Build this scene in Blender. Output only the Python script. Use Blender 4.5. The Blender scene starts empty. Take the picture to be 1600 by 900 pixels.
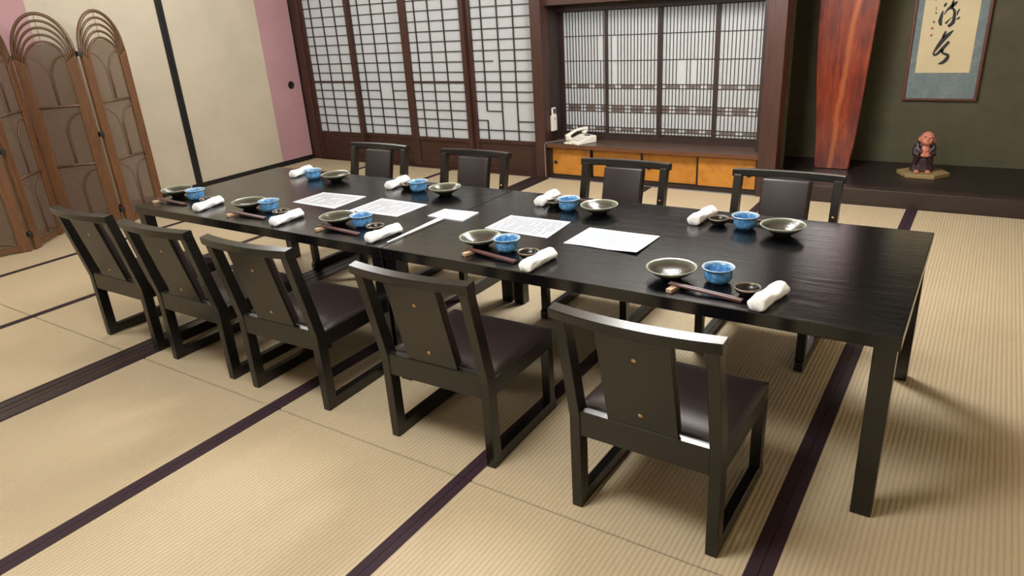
import bpy, bmesh, math, random
from mathutils import Vector, Matrix
random.seed(7)
D = bpy.data
SC = bpy.context.scene
COL = SC.collection
PI = math.pi

# ---------------------------------------------------------------- camera
cam_d = D.cameras.new('camera'); cam = D.objects.new('camera', cam_d); COL.objects.link(cam)
cam_d.sensor_width = 36.0; cam_d.lens = 1092.74/1600*36; cam_d.clip_start = 0.05
YAW, PITCH, ROLL = 0.6036, 0.3828, -0.0660
cy, sy, cp, sp = math.cos(YAW), math.sin(YAW), math.cos(PITCH), math.sin(PITCH)
fw = Vector((-sy*cp, cy*cp, -sp)); r0 = Vector((cy, sy, 0)); u0 = r0.cross(fw)
cr, sr = math.cos(ROLL), math.sin(ROLL)
rt = cr*r0+sr*u0; up = -sr*r0+cr*u0
m = Matrix((rt, up, -fw)).transposed().to_4x4(); m.translation = (0.3145, -1.6773, 1.4459)
cam.matrix_world = m
SC.camera = cam

# ---------------------------------------------------------------- world (daylight outside the shoji)
w = D.worlds.new('world'); SC.world = w; w.use_nodes = True
bg = w.node_tree.nodes['Background']; bg.inputs['Color'].default_value = (0.84, 0.92, 1.0, 1); bg.inputs['Strength'].default_value = 1.4

# ---------------------------------------------------------------- ceiling lamps
def lamp(x, y, e, size=0.72, col=(0.985, 1.0, 1.0)):
    l = D.lights.new('ceiling_lamp_light', 'POINT'); l.shadow_soft_size = size/2; l.energy = e; l.color = col
    o = D.objects.new('ceiling_lamp_light', l); o.location = (x, y, 2.30); COL.objects.link(o)
lamp(-1.05, -0.90, 128); lamp(-1.15, 2.05, 212)
lamp(-4.35, -0.80, 66); lamp(-4.35, 1.95, 60)

# ---------------------------------------------------------------- exposure
vs = SC.view_settings
vs.view_transform = 'Standard'; vs.look = 'None'; vs.gamma = 1.0; vs.use_curve_mapping = False
vs.exposure = 0.30
SC.display_settings.display_device = 'sRGB'

# ================================================================ helpers
def lin(r, g, b):
    f = lambda c: (c/255/12.92) if c/255 <= 0.04045 else ((c/255+0.055)/1.055)**2.4
    return (f(r), f(g), f(b), 1)

class NT:
    def __init__(s, name, rough=0.6, color=(0.5, 0.5, 0.5, 1), spec=0.5, metal=0.0, coat=0.0):
        s.m = D.materials.new(name); s.m.use_nodes = True; s.t = s.m.node_tree
        s.b = s.t.nodes['Principled BSDF']; s.set('Base Color', color); s.set('Roughness', rough)
        s.set('Specular IOR Level', spec); s.set('Metallic', metal); s.set('Coat Weight', coat)
        s.set('Coat Roughness', 0.08)
    def set(s, k, v): s.b.inputs[k].default_value = v
    def n(s, typ, **kw):
        nd = s.t.nodes.new(typ)
        for k, v in kw.items():
            if k.startswith('i_'): nd.inputs[k[2:]].default_value = v
            else: setattr(nd, k, v)
        return nd
    def l(s, a, b): s.t.links.new(a, b)
    def pos(s, scale=(1, 1, 1), obj=False, rot=(0, 0, 0)):
        if obj: src = s.n('ShaderNodeTexCoord').outputs['Object']
        else: src = s.n('ShaderNodeNewGeometry').outputs['Position']
        mp = s.n('ShaderNodeMapping'); mp.inputs['Scale'].default_value = scale; mp.inputs['Rotation'].default_value = rot
        s.l(src, mp.inputs['Vector']); return mp.outputs['Vector']
    def noise(s, vec, scale=5, detail=4, rough=0.55, dist=0):
        nd = s.n('ShaderNodeTexNoise'); nd.inputs['Scale'].default_value = scale; nd.inputs['Detail'].default_value = detail
        nd.inputs['Roughness'].default_value = rough; nd.inputs['Distortion'].default_value = dist
        s.l(vec, nd.inputs['Vector']); return nd.outputs['Fac']
    def ramp(s, fac, stops):
        nd = s.n('ShaderNodeValToRGB'); e = nd.color_ramp.elements
        while len(e) < len(stops): e.new(0.5)
        for q, (p, c) in zip(e, stops): q.position = p; q.color = c
        s.l(fac, nd.inputs['Fac']); return nd.outputs['Color']
    def math(s, op, a, b=None, c=None):
        nd = s.n('ShaderNodeMath', operation=op)
        for i, v in enumerate((a, b, c)):
            if v is None: continue
            if isinstance(v, (int, float)): nd.inputs[i].default_value = v
            else: s.l(v, nd.inputs[i])
        return nd.outputs[0]
    def mix(s, fac, a, b, mode='MIX'):
        nd = s.n('ShaderNodeMix', data_type='RGBA', blend_type=mode)
        for i, v in ((0, fac), (6, a), (7, b)):
            if isinstance(v, (int, float, tuple)): nd.inputs[i].default_value = v
            else: s.l(v, nd.inputs[i])
        return nd.outputs[2]
    def bump(s, h, strength=0.3, dist=0.01):
        nd = s.n('ShaderNodeBump'); nd.inputs['Strength'].default_value = strength; nd.inputs['Distance'].default_value = dist
        s.l(h, nd.inputs['Height']); s.l(nd.outputs['Normal'], s.b.inputs['Normal'])
    def color(s, c): s.l(c, s.b.inputs['Base Color'])

def scale_c(c, k): return (c[0]*k, c[1]*k, c[2]*k, 1)

def wood(name, c, rough, scale, var=0.35, coat=0.0, bump=0.12, obj=False, spec=0.5):
    n = NT(name, rough, c, spec=spec, coat=coat)
    f = n.noise(n.pos(scale, obj), 6, 5, 0.6, 0.6)
    n.color(n.ramp(f, [(0.25, scale_c(c, 1-var)), (0.75, scale_c(c, 1+var))]))
    n.bump(f, bump, 0.004)
    return n.m

M = {}
M['brown_wood'] = wood('brown_wood', lin(62, 36, 30), 0.42, (6, 6, 0.5))
M['brown_wood_h'] = wood('brown_wood_h', lin(58, 33, 27), 0.42, (0.5, 6, 6))
M['dark_wood'] = wood('dark_wood', lin(44, 30, 26), 0.45, (6, 6, 0.6))
M['kumiko'] = wood('kumiko', lin(52, 34, 28), 0.5, (8, 8, 8))
M['kumiko_block'] = wood('kumiko_block', lin(104, 97, 94), 0.6, (8, 8, 8))
M['groove'] = wood('groove_wood', lin(150, 122, 92), 0.5, (8, 0.6, 8))
M['sill_wood'] = wood('sill_wood', lin(36, 24, 27), 0.4, (8, 0.6, 8))
M['shelf_wood'] = wood('shelf_wood', lin(78, 58, 49), 0.28, (0.7, 9, 9), 0.3)
M['shelf_edge'] = wood('shelf_edge', lin(94, 56, 34), 0.4, (0.7, 9, 9), 0.25)
M['toko_floor'] = wood('toko_floor', lin(34, 27, 27), 0.36, (0.5, 9, 9), 0.3)
M['toko_front'] = wood('toko_front', lin(46, 35, 31), 0.45, (0.5, 9, 9), 0.35)
M['black_lacquer_line'] = NT('black_lacquer_line', 0.35, lin(17, 17, 20)).m

# tatami
n = NT('tatami_rush', 0.62, lin(196, 172, 126), spec=0.35)
v = n.pos()
sx = n.n('ShaderNodeSeparateXYZ'); n.l(v, sx.inputs[0])
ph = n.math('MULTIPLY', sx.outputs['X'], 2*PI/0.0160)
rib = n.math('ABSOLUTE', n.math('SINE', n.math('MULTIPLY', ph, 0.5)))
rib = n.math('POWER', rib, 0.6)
fine = n.noise(n.pos((60, 700, 60)), 1.0, 2)
pat = n.noise(n.pos((1, 1, 1)), 1.7, 3)
c1 = n.ramp(pat, [(0.3, lin(183, 167, 140)), (0.7, lin(186, 171, 145))])
c2 = n.mix(n.math('MULTIPLY', fine, 0.30), c1, lin(158, 136, 100))
c3 = n.mix(n.math('MULTIPLY', n.math('SUBTRACT', 1.0, rib), 0.42), c2, lin(134, 112, 80))  # rib grooves darkened: weave tone plus relief shading put into the colour
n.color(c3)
hp_ = n.math('MULTIPLY', ph, 0.5)
slope = n.math('MULTIPLY', n.math('MULTIPLY', n.math('COSINE', hp_), n.math('SIGN', n.math('SINE', hp_))), -0.30)
cx_ = n.n('ShaderNodeCombineXYZ'); n.l(slope, cx_.inputs[0]); cx_.inputs[2].default_value = 1.0
nv = n.n('ShaderNodeVectorMath', operation='NORMALIZE'); n.l(cx_.outputs[0], nv.inputs[0]); n.l(nv.outputs[0], n.b.inputs['Normal'])
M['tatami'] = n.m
n = NT('tatami_border_cloth', 0.75, lin(52, 30, 42), spec=0.3)
f = n.noise(n.pos((400, 400, 400)), 1, 2); n.color(n.ramp(f, [(0.3, lin(38, 22, 32)), (0.7, lin(52, 32, 42))])); n.bump(f, 0.3, 0.001)
M['heri'] = n.m

# plaster / paper
def plain(name, c, rough=0.8, var=0.06, scale=3, bump=0.05, spec=0.3, bscale=120):
    n = NT(name, rough, c, spec=spec)
    f = n.noise(n.pos(), scale, 4)
    n.color(n.ramp(f, [(0.3, scale_c(c, 1-var)), (0.7, scale_c(c, 1+var))]))
    if bump: n.bump(n.noise(n.pos(), bscale, 3), bump, 0.003)
    return n.m
M['fusuma'] = plain('fusuma_paper', lin(182, 172, 154), 0.75)
M['fusuma_pink'] = plain('fusuma_pink', lin(168, 130, 135), 0.75)
M['plaster'] = plain('plaster', lin(210, 200, 180))
M['ceiling'] = wood('ceiling_wood', lin(196, 182, 156), 0.6, (9, 0.5, 9), 0.15)
M['toko_wall'] = plain('toko_sand_wall', lin(80, 75, 59), 0.9, 0.12, 6, 0.5, bscale=160)
def paper_mat(name, c, tr):
    n = NT(name, 0.85, c, spec=0.2)
    f = n.noise(n.pos(), 40, 4); n.color(n.ramp(f, [(0.3, scale_c(c, 0.95)), (0.7, scale_c(c, 1.03))]))
    t = n.n('ShaderNodeBsdfTranslucent'); t.inputs['Color'].default_value = c
    mx = n.n('ShaderNodeMixShader'); mx.inputs[0].default_value = tr
    n.l(n.b.outputs[0], mx.inputs[1]); n.l(t.outputs[0], mx.inputs[2])
    n.l(mx.outputs[0], n.t.nodes['Material Output'].inputs['Surface'])
    return n.m
M['shoji_paper'] = paper_mat('shoji_paper', lin(208, 209, 208), 0.46)

# furniture
n = NT('black_table_lacquer', 0.30, lin(5, 6, 9), spec=0.65)
g = n.noise(n.pos((2.2, 15, 8)), 2.4, 5, 0.62, 0.8); g2 = n.noise(n.pos((1, 1, 1)), 2.2, 3)
n.color(n.ramp(g, [(0.3, lin(5, 6, 8)), (0.75, lin(9, 10, 13))]))
n.l(n.math('ADD', n.math('MULTIPLY', g2, 0.14), 0.10), n.b.inputs['Roughness'])
n.bump(g, 0.13, 0.006)
M['table'] = n.m
M['chair_wood'] = wood('chair_wood', lin(14, 12, 10.5), 0.28, (9, 9, 1.2), 0.18, bump=0.05, obj=True, spec=0.6)
n = NT('brown_vinyl', 0.46, lin(37, 27, 28), spec=0.5)
f = n.noise(n.pos((1, 1, 1), True), 260, 3); n.bump(f, 0.12, 0.001)
M['vinyl'] = n.m
M['brass'] = NT('brass', 0.28, lin(205, 172, 128), metal=1).m

# tableware
n = NT('blue_glaze', 0.16, lin(70, 132, 196), coat=0.4)
f = n.noise(n.pos((1, 1, 1)), 70, 5, 0.7)
sz = n.n('ShaderNodeSeparateXYZ'); n.l(n.n('ShaderNodeTexCoord').outputs['Object'], sz.inputs[0])
cb = n.ramp(f, [(0.35, lin(50, 106, 164)), (0.52, lin(84, 142, 192)), (0.72, lin(146, 184, 210))])
rim = n.ramp(sz.outputs['Z'], [(0.0, (0, 0, 0, 1)), (0.0500, (0, 0, 0, 1)), (0.0515, (1, 1, 1, 1))])
rimf = n.math('MULTIPLY', rim, n.math('ADD', 0.45, n.math('MULTIPLY', f, 0.75)))
n.color(n.mix(rimf, cb, lin(186, 196, 200))); n.bump(f, 0.25, 0.002)
M['blue'] = n.m
n = NT('grey_green_glaze', 0.18, lin(72, 72, 64), coat=0.0)
tc = n.n('ShaderNodeTexCoord').outputs['Object']
sp_ = n.n('ShaderNodeSeparateXYZ'); n.l(tc, sp_.inputs[0])
rr = n.math('SQRT', n.math('ADD', n.math('POWER', sp_.outputs['X'], 2.0), n.math('POWER', sp_.outputs['Y'], 2.0)))
wv = n.n('ShaderNodeTexWave', wave_type='RINGS', rings_direction='Z'); wv.inputs['Scale'].default_value = 60; wv.inputs['Distortion'].default_value = 2.5
n.l(tc, wv.inputs['Vector'])
f = n.noise(n.pos((1, 1, 1)), 45, 5, 0.7)
cb = n.mix(wv.outputs['Fac'], lin(42, 38, 35), lin(72, 67, 60))
cg = n.mix(n.ramp(rr, [(0.062, (0, 0, 0, 1)), (0.076, (1, 1, 1, 1))]), cb, lin(90, 94, 82))
rim = n.math('MULTIPLY', n.ramp(rr, [(0.0755, (0, 0, 0, 1)), (0.0785, (1, 1, 1, 1))]), n.math('ADD', 0.2, f))
n.color(n.mix(rim, cg, lin(186, 190, 170))); n.bump(n.math('ADD', wv.outputs['Fac'], f), 0.2, 0.002)
M['plate'] = n.m
n = NT('black_glaze', 0.3, lin(18, 16, 15), coat=0.0)
sz = n.n('ShaderNodeSeparateXYZ'); n.l(n.n('ShaderNodeTexCoord').outputs['Object'], sz.inputs[0])
rim = n.ramp(sz.outputs['Z'], [(0.0257, (0, 0, 0, 1)), (0.0275, (1, 1, 1, 1))])
n.color(n.mix(n.math('MULTIPLY', rim, 0.9), lin(22, 19, 18), lin(136, 118, 98)))
M['dish'] = n.m
n = NT('towel_cloth', 0.85, lin(238, 238, 240), spec=0.2)
f = n.noise(n.pos((1, 1, 1)), 420, 2); n.bump(n.math('ADD', f, n.math('MULTIPLY', n.noise(n.pos(), 60, 3), 2.0)), 0.35, 0.003)
M['towel'] = n.m
M['stick'] = NT('chopstick_lacquer', 0.4, lin(84, 54, 52)).m
M['rest'] = wood('rest_wood', lin(176, 148, 122), 0.6, (40, 40, 40), 0.2)
def print_mat(name, dens, dark, x0, x1, y0, y1, pitch):
    n = NT(name, 0.7, lin(240, 240, 242), spec=0.25)
    tc = n.n('ShaderNodeTexCoord').outputs['Object']; s = n.n('ShaderNodeSeparateXYZ'); n.l(tc, s.inputs[0])
    col = n.math('ABSOLUTE', n.math('SINE', n.math('MULTIPLY', s.outputs['X'], PI/pitch)))
    colm = n.math('GREATER_THAN', col, 0.76)
    mp = n.n('ShaderNodeMapping'); mp.inputs['Scale'].default_value = (420, 260, 1); n.l(tc, mp.inputs['Vector'])
    g = n.math('GREATER_THAN', n.noise(mp.outputs['Vector'], 1, 1), 1-dens)
    mp2 = n.n('ShaderNodeMapping'); mp2.inputs['Scale'].default_value = (1/pitch, 9, 1); n.l(tc, mp2.inputs['Vector'])
    wn = n.math('GREATER_THAN', n.noise(mp2.outputs['Vector'], 1, 0), 0.36)
    ins = n.math('MULTIPLY', n.math('MULTIPLY', n.math('GREATER_THAN', s.outputs['X'], x0), n.math('LESS_THAN', s.outputs['X'], x1)),
                 n.math('MULTIPLY', n.math('GREATER_THAN', s.outputs['Y'], y0), n.math('LESS_THAN', s.outputs['Y'], y1)))
    a = n.math('MULTIPLY', n.math('MULTIPLY', colm, g), n.math('MULTIPLY', wn, ins))
    n.color(n.mix(a, lin(198, 201, 211), dark)); return n.m
M['menu'] = print_mat('printed_menu_paper', 0.60, lin(74, 76, 86), -0.13, 0.135, -0.09, 0.092, 0.0135)
M['menu_pale'] = print_mat('pale_menu_paper', 0.60, lin(135, 150, 168), -0.11, 0.07, -0.06, 0.07, 0.0145)
M['card'] = print_mat('small_card_paper', 0.55, lin(140, 142, 165), -0.08, -0.01, -0.05, 0.05, 0.010)
M['strip_paper'] = NT('strip_paper', 0.6, lin(236, 238, 238)).m

# screen
M['rattan'] = wood('rattan_wood', lin(98, 64, 38), 0.45, (10, 10, 1.2), 0.35, obj=True)
M['cane'] = wood('cane', lin(92, 66, 46), 0.32, (30, 30, 30), 0.3)
n = NT('screen_gauze', 0.9, lin(120, 98, 82), spec=0.1)
vv = n.pos((1, 1, 1), True); wv = n.n('ShaderNodeTexWave', bands_direction='Z'); wv.inputs['Scale'].default_value = 55; wv.inputs['Distortion'].default_value = 1.5; n.l(vv, wv.inputs['Vector'])
n.color(n.mix(wv.outputs['Fac'], lin(98, 80, 66), lin(124, 104, 90)))
t = n.n('ShaderNodeBsdfTransparent'); mx = n.n('ShaderNodeMixShader'); mx.inputs[0].default_value = 0.36
n.l(n.b.outputs[0], mx.inputs[1]); n.l(t.outputs[0], mx.inputs[2]); n.l(mx.outputs[0], n.t.nodes['Material Output'].inputs['Surface'])
M['gauze'] = n.m

# orange cupboard doors
n = NT('orange_paper', 0.55, lin(212, 146, 46), spec=0.35)
f = n.noise(n.pos((1, 1, 1)), 9, 6, 0.65)
n.color(n.ramp(f, [(0.25, lin(138, 88, 32)), (0.5, lin(176, 116, 42)), (0.8, lin(190, 130, 54))]))
M['orange'] = n.m

# polished slab of the alcove
n = NT('red_polished_wood', 0.24, lin(140, 58, 30), coat=0.5)
v = n.pos((1, 1, 1)); s = n.n('ShaderNodeSeparateXYZ'); n.l(v, s.inputs[0])
g = n.noise(n.pos((16, 8, 1.3)), 1.6, 5, 0.6, 1.2); blot = n.noise(n.pos((5, 5, 2.2)), 1.6, 4, 0.6)
base = n.ramp(g, [(0.25, lin(86, 34, 28)), (0.55, lin(132, 54, 34)), (0.8, lin(162, 76, 44))])
base = n.mix(n.ramp(blot, [(0.45, (0, 0, 0, 1)), (0.7, (0.75, 0.75, 0.75, 1))]), base, lin(74, 32, 34))
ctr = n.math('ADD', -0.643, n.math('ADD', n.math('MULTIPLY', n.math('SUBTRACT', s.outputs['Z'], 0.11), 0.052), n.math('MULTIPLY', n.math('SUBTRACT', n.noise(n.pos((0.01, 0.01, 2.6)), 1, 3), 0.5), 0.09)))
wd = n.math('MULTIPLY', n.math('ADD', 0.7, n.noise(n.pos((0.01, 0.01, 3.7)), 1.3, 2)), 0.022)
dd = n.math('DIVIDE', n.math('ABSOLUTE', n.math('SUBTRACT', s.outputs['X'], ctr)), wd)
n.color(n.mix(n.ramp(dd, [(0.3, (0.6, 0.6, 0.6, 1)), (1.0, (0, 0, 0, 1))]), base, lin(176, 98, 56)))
n.bump(g, 0.12, 0.006)
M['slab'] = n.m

# scroll
M['scroll_frame'] = wood('scroll_frame', lin(88, 46, 36), 0.45, (20, 20, 4), 0.3)
n = NT('scroll_brocade', 0.8, lin(112, 122, 124), spec=0.2)
f = n.noise(n.pos((1, 1, 1)), 14, 5, 0.7); n.color(n.ramp(f, [(0.3, lin(100, 112, 116)), (0.55, lin(114, 124, 126)), (0.75, lin(140, 142, 138))]))
M['brocade'] = n.m
M['scroll_paper'] = plain('scroll_paper', lin(200, 183, 148), 0.8, 0.05, 5, 0)
M['ink'] = NT('ink', 0.6, lin(22, 22, 24)).m
M['grey_ink'] = NT('grey_ink', 0.7, lin(108, 92, 78)).m
M['seal'] = NT('seal_red', 0.7, lin(196, 128, 100)).m

# figure, phone
n = NT('figure_skin', 0.45, lin(190, 118, 98)); M['skin'] = n.m
n = NT('figure_robe', 0.5, lin(62, 38, 42))
f = n.noise(n.pos((1, 1, 1)), 40, 4); n.color(n.ramp(f, [(0.3, lin(38, 24, 30)), (0.7, lin(64, 38, 42))])); M['robe'] = n.m
M['robe_trim'] = NT('robe_trim', 0.4, lin(150, 142, 160)).m
M['stand'] = wood('stand_wood', lin(140, 118, 78), 0.6, (12, 30, 30), 0.3)
M['white_plastic'] = NT('white_plastic', 0.35, lin(224, 220, 210)).m
M['grey_plastic'] = NT('grey_plastic', 0.4, lin(168, 166, 160)).m
M['screen_dark'] = NT('display', 0.2, lin(52, 62, 84)).m
M['black_plastic'] = NT('black_plastic', 0.4, lin(20, 20, 22)).m
M['cable'] = NT('cable', 0.5, lin(120, 112, 108)).m
M['pull'] = NT('pull_metal', 0.4, lin(44, 40, 38), metal=0.6).m
M['pull_rim'] = NT('pull_rim_metal', 0.35, lin(120, 104, 78), metal=0.7).m

# ---------------------------------------------------------------- mesh helpers
def to_obj(name, bm, mat, parent=None, loc=(0, 0, 0), rot=(0, 0, 0), smooth=False):
    me = D.meshes.new(name); bm.normal_update(); bm.to_mesh(me); bm.free()
    if smooth:
        for p in me.polygons: p.use_smooth = True
    me.materials.append(M[mat] if isinstance(mat, str) else mat)
    return link(name, me, parent, loc, rot)
def link(name, me, parent=None, loc=(0, 0, 0), rot=(0, 0, 0), scale=(1, 1, 1)):
    o = D.objects.new(name, me); COL.objects.link(o); o.location = loc; o.rotation_euler = rot; o.scale = scale
    if parent: o.parent = parent
    return o
def bm_box(bm, x0, x1, y0, y1, z0, z1, bev=0.0, seg=2, mat=None):
    r = bmesh.ops.create_cube(bm, size=1.0); vs = r['verts']
    for v in vs:
        v.co = Vector(((x0+x1)/2+v.co.x*(x1-x0), (y0+y1)/2+v.co.y*(y1-y0), (z0+z1)/2+v.co.z*(z1-z0)))
    if bev > 0:
        es = list({e for v in vs for e in v.link_edges})
        bmesh.ops.bevel(bm, geom=es, offset=bev, segments=seg, affect='EDGES', profile=0.5, clamp_overlap=True)
def box(name, mat, b, parent=None, bev=0.0, seg=2, loc=(0, 0, 0), rot=(0, 0, 0), smooth=False):
    bm = bmesh.new(); bm_box(bm, *b, bev, seg); return to_obj(name, bm, mat, parent, loc, rot, smooth)
_unit = {}
def piece(name, mat, b, parent=None):            # thin repeated piece: shared unit cube, scaled
    if mat not in _unit:
        bm = bmesh.new(); bmesh.ops.create_cube(bm, size=1.0); me = D.meshes.new('piece_'+mat); bm.to_mesh(me); bm.free()
        me.materials.append(M[mat]); _unit[mat] = me
    x0, x1, y0, y1, z0, z1 = b
    return link(name, _unit[mat], parent, ((x0+x1)/2, (y0+y1)/2, (z0+z1)/2), (0, 0, 0), (x1-x0, y1-y0, z1-z0))
def bm_prism(bm, pts, f, t0, t1):                # polygon pts (a,b), f(a,b,t)->xyz
    A = [bm.verts.new(f(a, b, t0)) for a, b in pts]; B = [bm.verts.new(f(a, b, t1)) for a, b in pts]
    k = len(pts)
    bm.faces.new(A[::-1]); bm.faces.new(B)
    for i in range(k): bm.faces.new((A[i], A[(i+1) % k], B[(i+1) % k], B[i]))
    bmesh.ops.recalc_face_normals(bm, faces=bm.faces)
def bevel_all(bm, off, seg=2, ang=0.5):
    es = [e for e in bm.edges if len(e.link_faces) == 2 and e.calc_face_angle(0) > ang]
    bmesh.ops.bevel(bm, geom=es, offset=off, segments=seg, affect='EDGES', profile=0.5, clamp_overlap=True)
def bm_lathe(bm, prof, seg=40, wob=None):
    rings = []
    for r, z in prof:
        if r < 1e-6: rings.append([bm.verts.new((0, 0, z))])
        else:
            ring = []
            for i in range(seg):
                a = 2*PI*i/seg; k = wob(a, r, z) if wob else 1.0
                ring.append(bm.verts.new((r*k*math.cos(a), r*k*math.sin(a), z)))
            rings.append(ring)
    for A, B in zip(rings, rings[1:]):
        for i in range(seg):
            j = (i+1) % seg
            if len(A) == 1: bm.faces.new((A[0], B[i], B[j]))
            elif len(B) == 1: bm.faces.new((A[i], A[j], B[0]))
            else: bm.faces.new((A[i], A[j], B[j], B[i]))
    bmesh.ops.recalc_face_normals(bm, faces=bm.faces)
def bm_tube(bm, pts, rad, seg=8, rz=None):
    pts = [Vector(p) for p in pts]; rings = []; N = len(pts)
    up_ = Vector((0.13, 0.2, 1)).normalized()
    for i, p in enumerate(pts):
        d = (pts[min(i+1, N-1)]-pts[max(i-1, 0)]).normalized()
        a = d.cross(up_)
        if a.length < 1e-3: a = d.cross(Vector((1, 0, 0)))
        a.normalize(); b = d.cross(a).normalized(); r = rad[i] if isinstance(rad, (list, tuple)) else rad
        rings.append([bm.verts.new(p+r*(a*math.cos(2*PI*k/seg)+b*math.sin(2*PI*k/seg))) for k in range(seg)])
    for A, B in zip(rings, rings[1:]):
        for k in range(seg): bm.faces.new((A[k], A[(k+1) % seg], B[(k+1) % seg], B[k]))
    bm.faces.new(rings[0][::-1]); bm.faces.new(rings[-1])
    bmesh.ops.recalc_face_normals(bm, faces=bm.faces)
def tube(name, mat, pts, rad, parent=None, seg=8, loc=(0, 0, 0), rot=(0, 0, 0)):
    bm = bmesh.new(); bm_tube(bm, pts, rad, seg); return to_obj(name, bm, mat, parent, loc, rot, True)
def ellipsoid(bm, c, r, u=16, v=10, R=None):
    res = bmesh.ops.create_uvsphere(bm, u_segments=u, v_segments=v, radius=1.0)
    for q in res['verts']:
        co = Vector((q.co.x*r[0], q.co.y*r[1], q.co.z*r[2]))
        if R: co = R @ co
        q.co = co+Vector(c)
def tag(o, label, cat=None, group=None, kind=None):
    o['label'] = label
    if cat: o['category'] = cat
    if group: o['group'] = group
    if kind: o['kind'] = kind
    return o
def empty(name, loc=(0, 0, 0), rz=0.0):
    o = D.objects.new(name, None); COL.objects.link(o); o.location = loc; o.rotation_euler = (0, 0, rz); o.empty_display_size = 0.05
    return o
def kids(o): return [c for c in list(D.objects) if c.parent == o]
def copy_tree(o, parent=None, depth=0):
    c = o.copy(); COL.objects.link(c)
    for k in list(c.keys()):
        if depth == 0 and k in ('label', 'group'): del c[k]
    if parent: c.parent = parent
    for ch in kids(o): copy_tree(ch, c, depth+1)
    return c
def struct(o, label=None):
    o['kind'] = 'structure'
    if label: o['label'] = label
    return o

# ================================================================ room shell
XL, XR, YB, YF, ZC = -5.909, 1.93, 3.621, -4.03, 2.50
YT = 4.58
floor = struct(box('floor', 'dark_wood', (XL-.1, XR+.1, YF-.1, YB+.35, -0.12, -0.056)), 'floor laid with rush tatami mats')
xs_left = [-5.909, -4.946, -3.967, -3.020]; xs_right = [-2.862, -1.909, -0.946, 0.0, 0.955, 1.925]
ys = [-4.03, -2.115, -0.205, 1.678, 3.612]
hw = {-3.020: .012, -2.862: .014, -0.946: .030, -1.909: .036, 0.0: .035, -3.967: .026, -4.946: .026}
for xs in (xs_left, xs_right):
    for xa, xb in zip(xs, xs[1:]):
        for ya, yb in zip(ys, ys[1:]):
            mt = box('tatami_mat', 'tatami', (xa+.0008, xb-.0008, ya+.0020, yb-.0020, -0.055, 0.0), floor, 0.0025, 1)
            for xe, sgn in ((xa, 1), (xb, -1)):
                h_ = hw.get(xe, .03)
                q = (xe+.0008, xe+h_) if sgn > 0 else (xe-h_, xe-.0008)
                piece('cloth_border', 'heri', (q[0], q[1], ya+.001, yb-.001, -0.05, 0.0014), mt)
# sliding-door track set into the floor between the two rooms
trk = struct(empty('trim_1', (0, 0, 0)), 'dark wooden sliding door track let into the floor between mats')
piece('track_base', 'groove', (-3.018, -2.864, YF, YB+.0, -.056, -.0025), trk)
for a, b in ((-3.018, -2.976), (-2.967, -2.930), (-2.920, -2.864)):
    piece('track_rib', 'sill_wood', (a, b, YF, YB, -.0025, .001), trk)

struct(box('ceiling', 'ceiling', (XL-.1, XR+.1, YF-.1, YT+.1, ZC, ZC+.08)))
struct(box('wall_right', 'plaster', (XR, XR+.1, YF-.1, YT+.1, -.1, ZC)))
struct(box('wall_front', 'plaster', (XL-.1, XR+.1, YF-.1, YF, -.1, ZC)))
struct(box('wall_left', 'plaster', (XL-.14, XL-.035, YF-.1, YB+.4, -.1, ZC)))
struct(box('wall_back', 'plaster', (XL-.1, -2.975, YB+.05, YB+.15, 1.92, ZC)))
struct(box('wall_alcove_top', 'plaster', (-2.975, -1.04, YB+.02, YB+.10, 2.26, ZC)))
tr = struct(empty('window_5', (-1.956, 3.69, 1.72)), 'unseen paper transom added above the telephone alcove for tabletop sheen')  # transom out of view, added so the tabletop reflects something bright
piece('paper', 'shoji_paper', (-.90, .90, .006, .008, 0, .54), tr)
for q in (-.90, -.30, .30, .88): piece('stile', 'brown_wood', (q, q+.024, -.012, .012, 0, .54), tr)
for q in (.0, .178, .356, .52): piece('lattice_bar', 'kumiko', (-.90, .90, -.006, .0055, q, q+.010), tr)

# left wall: fusuma
def fusuma(name, y0, y1, pink, pull, label):
    f = struct(empty(name, (XL, (y0+y1)/2, 0)), label)
    L = lambda x0, x1, a, b, z0, z1: (x0, x1, a-(y0+y1)/2, b-(y0+y1)/2, z0, z1)
    piece('panel', 'fusuma', L(-.030, -.004, y0, y1, .04, 1.80), f)
    piece('pink_band', 'fusuma_pink', L(-.012, -.0025, pink[0], pink[1], .04, 1.80), f)
    piece('bottom_rail', 'black_lacquer_line', L(-.034, .004, y0, y1, .005, .045), f)
    piece('top_rail', 'black_lacquer_line', L(-.034, .004, y0, y1, 1.79, 1.82), f)
    for a, b in ((y0, y0+.030), (y1-.012 if pull else y1-.034, y1)):
        piece('stile', 'black_lacquer_line', L(-.034, .006, a, b, .005, 1.82), f)
    if pull:
        bm = bmesh.new(); bm_lathe(bm, [(0, 0.001), (.030, .001), (.034, .004), (.039, .004), (.040, 0), (0, 0)], 24)
        to_obj('door_pull', bm, 'pull', f, (-.0025, pull-(y0+y1)/2, .808), (0, PI/2, 0), True)
    return f
fusuma('door_1', 2.178, 3.612, (3.19, 3.60), 3.469, 'cream sliding door with pink end band and round pull beside the shoji')
fusuma('door_2', 0.74, 2.176, (0.77, 1.095), None, 'cream sliding door behind the rattan screen')
struct(box('trim_2', 'brown_wood', (XL-.035, XL+.01, YF, YB, 1.82, 1.93)), 'wooden lintel above the cream sliding doors')
struct(box('wall_left_front', 'plaster', (XL-.035, XL-.005, YF, .74, 0, 1.82)))

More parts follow.
